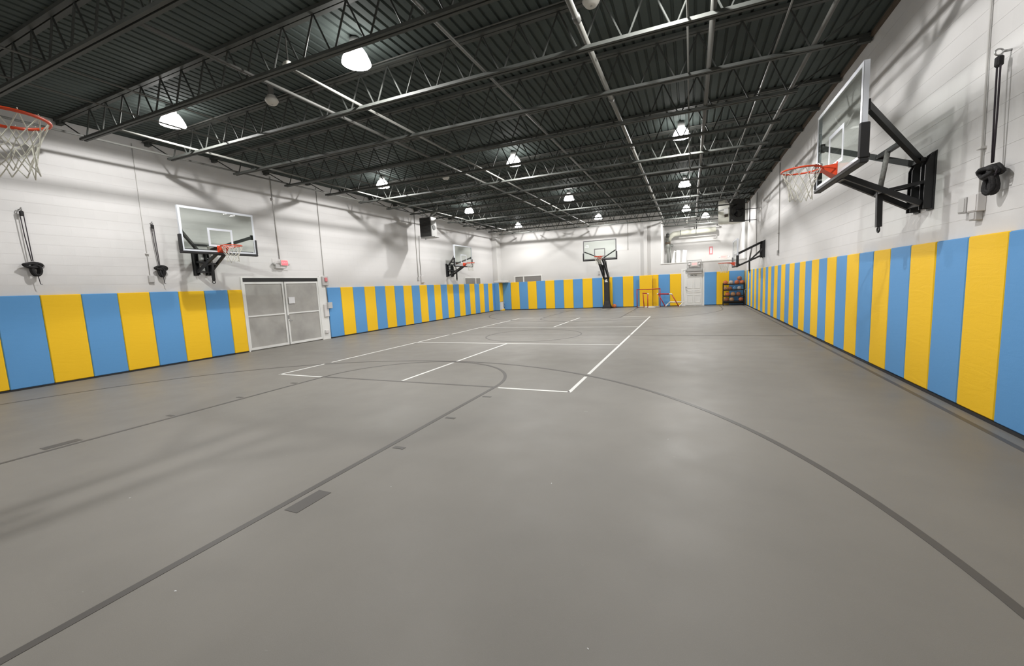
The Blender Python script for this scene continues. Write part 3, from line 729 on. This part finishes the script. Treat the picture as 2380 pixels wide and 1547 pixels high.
# ropes with tied bundles
def rope_set(loc, rot, label, drop=1.02, seed=1, flip=1, tail=True):
    """eye bolt at the origin (wall at x=0), everything hangs down in front of the wall"""
    rg = random.Random(seed)
    t = thing('hanging_rope', label, 'rope', loc, rot, 'black looped ropes hanging from wall eyes')
    MB().tube([(0, 0, 0), (.06, 0, 0)], .011, 8).build('eye_bolt', 'steel', t, True)
    MB().tube([(.085+.028*math.cos(a), 0, .0+.028*math.sin(a)) for a in [2*PI*i/16 for i in range(16)]], .008, 6, closed=True).build('eye_ring', 'steel', t, True)
    MB().cbox(.055, .105, -.030, .030, -.13, -.035, .012).build('rope_clamp', 'strap', t)
    bz = -drop
    for s, o_ in ((-1, .0), (1, .02)):
        MB().tube([(.08, s*.024, -.12), (.08, s*.022+.01*flip, -.5*drop), (.085, s*.010+.03*flip, bz+.02)], .008, 6).build('rope_strand', 'rope', t, True)
    mb = MB()
    c = Vector((.10, .03*flip, bz-.06))
    for i in range(5):      # coiled loops across
        a0 = rg.uniform(0, 6); rx = .10+rg.uniform(0, .03); rz_ = .035+rg.uniform(0, .02); oy = rg.uniform(-.02, .02); ox = rg.uniform(-.03, .03)
        mb.tube([c+Vector((ox+.01*math.sin(3*a), oy+rx*math.cos(a), rz_*math.sin(a)+.01*math.cos(2*a+a0))) for a in [2*PI*k/18 for k in range(18)]], .020, 6, closed=True)
    mb.build('coiled_strap', 'strap', t, True)
    mb = MB()
    for i in range(5):      # coiled loops hanging
        a0 = rg.uniform(0, 6); ry = .040+rg.uniform(0, .02); rz_ = .09+rg.uniform(0, .02); oy = rg.uniform(-.02, .02); ox = rg.uniform(-.03, .03)
        mb.tube([c+Vector((ox+.01*math.sin(2*a), .02*flip+oy+ry*math.cos(a), -.10+rz_*math.sin(a))) for a in [2*PI*k/18 for k in range(18)]], .019, 6, closed=True)
    mb.build('hanging_loops', 'strap', t, True)
    MB().tube([c+Vector((0, .10*flip, .02)), c+Vector((.02, .145*flip, -.01)), c+Vector((.02, .13*flip, -.05)), c+Vector((0, .07*flip, -.06))], .006, 6).build('loose_loop', 'rope', t, True)
    if tail:
        MB().tube([c+Vector((.0, .035*flip, -.17)), c+Vector((0, .045*flip, -.26)), c+Vector((0, .055*flip, -.37)), c+Vector((.01, .075*flip, -.38))], .007, 6).build('rope_tail', 'rope', t, True)
    return t
rope_set((XL, 3.735, 3.50), 0, 'black rope bundle hanging on the left wall, nearest the left edge', seed=2)
rope_set((XL, 5.86, 3.49), 0, 'black rope bundle on the left wall between the first rope and the hoop', seed=5)
rope_set((XR, 5.60, 3.50), PI, 'black rope bundle hanging on the right wall from a steel eye', seed=9, tail=False)

# unit heater, left
t = thing('unit_heater', 'black louvred unit heater hung near the left wall under the roof', 'heater', (-10.95, 15.8, 3.97))
MB().cbox(-.31, .31, 0, .42, 0, .86, .012).build('case', 'heatergrey', t)
lf = MB().box(-.29, .29, -.022, 0, .02, .84).build('louvre_frame', 'heaterdk', t)
for i in range(11): MB().bar((-.27, -.03, .20+i*.057), (.27, -.03, .20+i*.057), .03, .006, (0, .7, .7)).build('louvre', 'black', lf)
MB().box(-.26, .26, -.03, -.02, .03, .15).build('lower_panel', 'heaterdk', t)
MB().cbox(-.30, .45, .02, .40, -.05, 0, .01).build('base_tray', 'heatergrey', t)
MB().lathe([(.11, .31), (.11, .33)], (0, .2, .40), 16, 'x').build('side_vent', 'heaterdk', t)
for sx in (-.27, .27): MB().tube([(sx, .2, .86), (sx, .2, 1.40)], .008, 6).build('hanger_rod', 'pipe', t)
MB().tube([(.1, .3, .86), (.15, .32, 1.0), (.30, .35, 1.06), (.42, .35, 1.20), (.42, .35, 1.42)], .055, 12).build('flue_pipe', 'flue', t, True)
MB().tube([(-.1, .1, -.05), (-.1, .1, -.12)], .012, 6).build('drain_stub', 'heaterdk', t)
# unit heater, right
t = thing('unit_heater', 'large unit heater with pale side and dark fan back, hung near the right wall', 'heater', (1.62, 21.5, 4.0), .60)
MB().cbox(0, .80, 0, .05, 0, 1.02, .01).build('back_panel', 'heaterdk', t)
MB().cbox(-.004, .80, .05, .78, 0, 1.05, .012).build('case', 'heater', t)
MB().box(-.012, -.003, .10, .75, .60, .64).build('side_seam', 'heaterdk', t)
MB().cbox(-.02, 0, .08, .38, .40, .66, .006).build('control_cover', 'white', t)
MB().box(-.01, -.003, .10, .34, .26, .38).build('rust_patch', 'timber', t)
MB().cbox(-.10, 0, .02, .20, .86, 1.08, .01).build('gas_box', 'heatergrey', t)
f = MB().tube([(.40+.30*math.cos(a), -.02, .50+.30*math.sin(a)) for a in [2*PI*i/28 for i in range(28)]], .014, 6, closed=True).build('fan_guard', 'heaterdk', t, True)
mb = MB()
for i in range(3):
    a = i*2*PI/3; mb.tube([(.40, -.01, .50), (.40+.27*math.cos(a), -.012, .50+.27*math.sin(a))], [.03, .10], 6)
mb.build('fan_blades', 'black', f)
MB().lathe([(.05, -.06), (.08, -.03), (.08, .0)], (.40, 0, .50), 14, 'y').build('fan_motor', 'black', f, True)
for i in range(8):
    a = i*PI/4; MB().tube([(.40, -.045, .50), (.40+.30*math.cos(a), -.02, .50+.30*math.sin(a))], .005, 5).build('guard_spoke', 'heaterdk', f)
MB().lathe([(.035, -.05), (.035, .0)], (.10, 0, .08), 10, 'y').build('gas_valve', 'steel', t, True)
MB().tube([(.50, .12, 1.02), (.50, .12, 1.12), (.42, .12, 1.26), (.42, .12, 1.40)], .085, 14).build('flue_pipe', 'flue', t, True)
MB().tube([(.10, .3, 1.05), (.10, .3, 1.40)], .009, 6).build('hanger_rod', 'pipe', t)
t2 = thing('wall_bracket', 'black steel wall bracket beside the right unit heater', 'bracket', (0, 0, 0))
for z in (4.05, 4.55): MB().bar((2.20, 21.95, z), (XR, 21.95, z), .03, .03).build('bracket_arm', 'black', t2)
MB().bar((2.46, 21.95, 3.95), (2.46, 21.95, 4.95), .035, .035).build('bracket_post', 'black', t2)

# ================================================================== BACK WALL
d = struct(put('door_2', None, None, (0, YB, 0)))
MB().box(-.50, -.40, -.03, 0, 0, 2.0).box(.60, .684, -.03, 0, 0, 2.0).box(-.50, .684, -.03, 0, 2.0, 2.06).build('door_frame', 'white', d)
lf = MB().cbox(-.29, .57, -.045, 0, .04, 1.99, .006).build('door_leaf', 'white', d)
struct(MB().box(-.40, .60, YB-.012, YB, 0, 2.0).build('trim_9', 'white'))
for a, b in ((-.20, .09), (.17, .47)):
    for z0, z1 in ((.18, .62), (.74, .86), (.98, 1.60)):
        if z0 < .7 or z0 > .9 or True:
            mb = MB(); q = .018; X = (-.058, -.045)
            mb.box(a, b, *X, z0, z0+q).box(a, b, *X, z1-q, z1).box(a, a+q, *X, z0+q, z1-q).box(b-q, b, *X, z0+q, z1-q); mb.build('panel_moulding', 'white', lf)
MB().lathe([(.024, -.10), (.034, -.085), (.030, -.062), (.014, -.058), (.014, -.045)], (-.25, 0, 1.06), 12, 'y').build('deadbolt', 'steel', lf, True)
MB().tube([(-.25, -.045, .90), (-.25, -.09, .90), (-.17, -.09, .88)], .012, 8).build('door_handle', 'steel', lf, True)
text('PATIO', .115, 'letter', lf, (.15, -.047, 1.70), (PI/2, 0, 0), bold=.004)
# exit sign cage over the door
t = thing('exit_light_cage', 'grey cage holding an exit sign with two lamp heads above the far white door', 'exit sign', (.17, YB, 2.30))
mb = MB()
for z in (-.22, .22): mb.bar((-.36, -.16, z), (.36, -.16, z), .03, .03).bar((-.36, -.01, z), (.36, -.01, z), .02, .02)
for x in (-.36, .36): mb.bar((x, -.16, -.22), (x, -.16, .22), .03, .03).bar((x, -.16, .22), (x, 0, .22), .02, .02).bar((x, -.16, -.22), (x, 0, -.22), .02, .02)
mb.build('guard_frame', 'heatergrey', t)
for i in range(1, 8): MB().bar((-.36+.09*i, -.165, -.22), (-.36+.09*i, -.165, .22), .005, .005).build('guard_wire', 'box', t)
MB().cbox(-.30, .32, -.10, 0, -.16, .14, .01).build('sign_case', 'box', t)
MB().cbox(-.14, .17, -.13, -.10, -.09, .12, .005).build('sign_face', 'exitpale', t)
text('EXIT', .12, 'exitletter', t, (.015, -.133, .02), (PI/2, 0, 0))
for x in (-.25, .26): MB().lathe([(.055, -.15), (.05, -.12), (.03, -.09)], (x, 0, .0), 14, 'y').build('lamp_head', 'boxlt', t, True)
t = thing('air_curtain', 'grey ribbed metal unit directly above the far white door', 'air curtain', (.19, YB, 1.93))
MB().cbox(-.38, .40, -.20, 0, -.02, .12, .012).build('case', 'heatergrey', t)
MB().cbox(-.36, .37, -.17, 0, -.13, -.02, .012).build('outlet', 'box', t)
for i in range(3): MB().box(-.35, .37, -.205, -.198, .005+i*.035, .017+i*.035).build('rib', 'box', t)
MB().cbox(-.47, -.38, -.12, 0, .0, .11, .008).build('end_box', 'heatergrey', t)
# corner: foam slab and utility box
o = MB().cbox(-11.97, -11.15, 24.60, 25.2, 1.86, 1.98, .015).build('foam_slab', 'white'); tag(o, 'white foam slab lying on top of the pads at the far left corner', 'slab')
t = thing('utility_box', 'white plumbing box with black hose below the cut pad in the far left corner', 'utility box', (-11.62, 24.90, 0))
MB().cbox(-.04, .12, -.18, .18, .06, .56, .01).build('case', 'white', t); MB().cbox(-.04, .15, -.16, .20, .0, .10, .01).build('yellow_foot', 'yellow', t)
MB().tube([(.13, .05, .56), (.15, .08, .40), (.14, .04, .28), (.17, .10, .14)], .014, 6).build('hose', 'black', t, True)

# ---- loft contents
LZ = 2.425
t = thing('duct_pipe', 'big white pipe bending down on the left side of the loft', 'pipe')
MB().tube([(1.40, 28.6, 4.46), (-.6, 28.6, 4.42), (-1.0, 28.6, 4.38), (-1.24, 28.6, 4.22), (-1.34, 28.6, 3.97)], .16, 14).build('pipe_run', 'heater', t, True)
MB().tube([(-1.36, 28.6, 3.95), (-1.36, 28.6, 3.70)], .16, 14).build('joint', 'flue', t, True)
MB().tube([(-1.30, 28.6, 3.80), (-1.05, 28.6, 3.62)], .07, 10).build('branch', 'flue', t, True)
for x in (-.6, .3): MB().tube([(x-.02, 28.6, 4.43), (x+.02, 28.6, 4.43)], .17, 14).build('joint', 'flue', t, True)
MB().tube([(.32, 28.6, 4.4), (.32, 28.6, 5.2)], .03, 8).build('hanger', 'heaterdk', t, True)
t = thing('pipe_stack', 'dark vertical stack of pipes and valves at the left of the loft', 'pipe', (-1.30, 28.3, LZ))
MB().tube([(-.05, 0, 0), (-.05, 0, 2.05)], .06, 10).build('pipe_run', 'flue', t, True)
MB().tube([(.10, .05, 0), (.10, .05, 1.3)], .04, 10).build('pipe_run', 'flue', t, True)
MB().tube([(-.05, 0, 1.1), (-.05, 0, 1.45)], .13, 10).build('valve_body', 'flue', t, True)
MB().tube([(-.05, 0, 1.75), (-.05, 0, 1.98)], .10, 10).build('valve_body', 'heaterdk', t, True)
MB().tube([(-.20, -.1, 1.40), (.12, -.1, 1.40)], .07, 10).build('flange', 'timber', t, True)
for z, xe, lab in ((4.72, 1.45, 'upper'),):  # line of shade along the duct's top edge, modelled as a dark tube
    o = MB().tube([(-.4, 28.36, z), (xe, 28.36, z+.02), (xe+.04, 28.5, z+.02), (xe+.04, YL, z+.02)], .028, 8).build('loft_pipe_or_shade', 'pipe' if z > 4.5 else 'conduit_dk'); tag(o, '%s thin dark shade line along the loft duct, shaped as a pipe' % lab, 'pipe')
pts = [(-.7, 28.5, 4.12), (1.35, 28.5, 4.12)]+[(1.35+.12*math.sin(a), 28.5, 4.0+.12*math.cos(a)) for a in [PI*i/8 for i in range(1, 11)]]
o = MB().tube(pts, .03, 8).build('loft_pipe_or_shade', 'conduit'); tag(o, 'thin pipe with a hooked right end across the loft wall', 'pipe')
for x, a, lab in ((-1.05, .28, 'leftmost'), (-.75, .10, 'middle'), (-.42, .16, 'rightmost')):
    o = MB().cbox(-.13, .13, -.015, .015, 0, .92, .006).build('leaning_board', 'white'); o.location = (x, 28.2, LZ); o.rotation_euler = (-.12, a, .5)
    tag(o, '%s of the white boards leaning at the left of the loft' % lab, 'board', 'white boards leaning in the loft')
t = thing('wall_sign', 'narrow upright pink and white sign on the loft back wall', 'sign', (1.16, YL, 3.22))
MB().cbox(-.10, .10, -.02, 0, -.24, .24, .004).build('sign_plate', 'redsign', t); MB().box(-.05, .05, -.024, -.02, -.17, .17).build('white_field', 'paper', t)
t = thing('exit_sign', 'small lit exit sign standing at the loft edge above the ledge', 'exit sign', (1.68, 25.9, LZ))
MB().cbox(-.17, .17, -.03, .03, .10, .30, .008).build('sign_housing', 'exitpale', t); text('EXIT', .12, 'exitletter', t, (0, -.033, .20), (PI/2, 0, 0))
for x in (-.24, .24): MB().lathe([(.045, -.05), (.04, 0), (.02, .03)], (x, 0, .20), 12, 'y').build('lamp_head', 'white', t, True)
MB().box(-.26, .26, -.015, .015, .17, .20).box(-.03, .03, -.02, .02, 0, .12).build('mount_bar', 'exitpale', t)
t = thing('floodlight', 'small bulb fitting hanging under the roof at the left of the loft', 'lamp', (-.25, 27.3, 5.0))
MB().tube([(0, 0, 0), (0, 0, .38)], .012, 8).build('stem', 'pipe', t); MB().lathe([(.03, .04), (.06, 0), (.085, -.10), (.05, -.13)], n=12).build('bulb', 'sensor', t, True)

# ================================================================== GOALS
def goal_tubes(parent, name, segs, r, mt):
    for s in segs: MB().tube(s, r, 8).build(name, mt, parent, True)
t = thing('soccer_goal', 'largest red tube goal frame with white base, standing by the back wall', 'goal', (-2.23, 24.72, 0))
goal_tubes(t, 'post', [[(-.63, 0, 0), (-.63, 0, 1.02)], [(.63, 0, 0), (.63, 0, 1.03)]], .024, 'red')
goal_tubes(t, 'crossbar', [[(-.65, 0, 1.03), (.65, 0, 1.04)]], .026, 'red')
goal_tubes(t, 'base_tube', [[(-.60, .02, .03), (-.60, .30, .03)], [(.60, .02, .03), (.60, .30, .03)], [(-.60, .30, .03), (.60, .30, .03)]], .022, 'plastic')
t = thing('hockey_goal', 'small narrow goal seen edge-on with dark red top and white base, inside the large goal', 'goal', (-2.30, 24.30, 0))
goal_tubes(t, 'post', [[(-.14, .10, .02), (-.19, .10, .78)], [(.08, -.10, .02), (.08, -.10, .76)]], .024, 'red')
goal_tubes(t, 'crossbar', [[(-.20, .10, .83), (.06, -.10, .81)]], .036, 'red')
goal_tubes(t, 'corner_joint', [[(.04, -.09, .81), (.12, -.10, .80), (.10, -.10, .74)]], .028, 'plastic')
goal_tubes(t, 'base_tube', [[(.10, -.10, .025), (.48, -.14, .025)], [(.48, -.14, .025), (.32, .14, .025)], [(.32, .14, .025), (-.12, .11, .025)]], .030, 'plastic')
t = thing('hockey_goal', 'tipped small goal with slanting red legs and raised white base, nearest the white door', 'goal', (-.985, 24.48, 0))
goal_tubes(t, 'crossbar', [[(-.68, -.10, .76), (-.12, -.10, .74)]], .040, 'red')
goal_tubes(t, 'corner_joint', [[(-.14, -.10, .74), (.0, -.10, .74), (.04, -.10, .69)], [(-.76, -.10, .77), (-.68, -.10, .76)]], .036, 'plastic')
goal_tubes(t, 'post', [[(-.68, -.10, .74), (-.32, -.12, .05)], [(.02, -.10, .70), (.38, -.14, .03)]], .026, 'red')
goal_tubes(t, 'base_tube', [[(-.32, -.12, .05), (-.10, .12, .28)], [(-.10, .12, .28), (.62, .12, .26)], [(.62, .12, .26), (.40, -.13, .04)]], .032, 'plastic')

# ================================================================== BALL RACK
RX0, RX1, RY0, RY1 = 1.59, 2.58, 24.62, 25.00
t = thing('ball_rack', 'black four-tier ball rack in the far right corner', 'rack', (0, 0, 0))
for x in (RX0, RX1):
    for y in (RY0, RY1): MB().bar((x, y, .06), (x, y, 1.19), .034, .034).build('upright', 'black', t)
SH = [.20, .48, .80, 1.10]
for z in SH:
    mb = MB()
    for y in (RY0+.05, RY0+.15, RY1-.15, RY1-.05): mb.tube([(RX0, y, z), (RX1, y, z)], .010, 6)
    mb.bar((RX0, RY0, z+.03), (RX1, RY0, z+.03), .012, .04).bar((RX0, RY1, z+.03), (RX1, RY1, z+.03), .012, .04).bar((RX0, RY0, z), (RX0, RY1, z), .02, .03).bar((RX1, RY0, z), (RX1, RY1, z), .02, .03)
    mb.build('shelf', 'black', t)
MB().box(RX0+.02, RX1-.02, RY1-.004, RY1, .08, .18).build('back_panel', 'black', t)
for x in (RX0, RX1):
    for y in (RY0, RY1): MB().lathe([(.030, -.012), (.030, .012)], (x, y, .030), 12, 'x').build('caster', 'rubber', t, True)
def ball(x, y, z, r, mt, label, parent=None):
    o = MB().sphere((0, 0, 0), r, 12).build('basketball', mt, None, True); o.location = (x, y, z)
    tag(o, label, 'ball', 'balls on and around the rack')
    R1 = r+.0005
    for k in range(3):
        pts = []
        for i in range(24):
            a = 2*PI*i/24
            p = {0: (math.cos(a), math.sin(a), 0), 1: (math.cos(a), 0, math.sin(a)), 2: (.45*math.cos(a)+0, .72+0*a, .45*math.sin(a))}[k]
            v = Vector(p).normalized()*R1; pts.append(v)
        MB().tube(pts, .0022, 4, closed=True).build('seam', 'seam', o)
    o.rotation_euler = (random.uniform(0, 3), random.uniform(0, 3), random.uniform(0, 3))
r = .115; yy = 24.81
for x, lv, mt, lab in ((1.70, 3, 'ball', 'orange basketball at the left end of the rack top'), (1.96, 3, 'ballwhite', 'pale grey ball on the rack top, second from left'),
        (2.235, 3, 'ball', 'orange basketball on the rack top, left one under the stacked ball'), (2.475, 3, 'ball', 'orange basketball at the right end of the rack top'),
        (1.70, 2, 'balltan', 'tan ball at the left end of the second shelf from the top'), (1.918, 2, 'ballbrown', 'brown ball second on the shelf below the top'),
        (2.135, 2, 'ballblue', 'blue ball on the shelf below the top'), (2.355, 2, 'ballwhite', 'pale ball beside the blue ball on the shelf below the top'), (2.47+.0, 2, None, ''),
        (1.80, 1, 'ball', 'bright orange basketball on the third shelf, leftmost'), (2.06, 1, 'balltan', 'tan ball in the middle of the third shelf'), (2.32, 1, 'ballbrown', 'brown ball on the third shelf, rightmost'),
        (1.75, 0, 'ballbrown', 'dark brown ball at the left end of the bottom shelf'), (2.00, 0, 'balltan', 'tan ball in the middle of the bottom shelf'), (2.44, 0, 'ball', 'orange basketball at the right end of the bottom shelf')):
    if mt: 
        rr = r if lv != 2 else .104
        ball(x, yy, SH[lv]+(.119 if rr == r else .1075), rr, mt, lab)
ball(2.355, yy, SH[3]+.119+.204, r, 'ballbrown', 'brown basketball stacked on two others on top of the rack')
ball(-4.20, 24.98, .12, .12, 'ball', 'orange basketball on the floor behind the portable hoop pole')
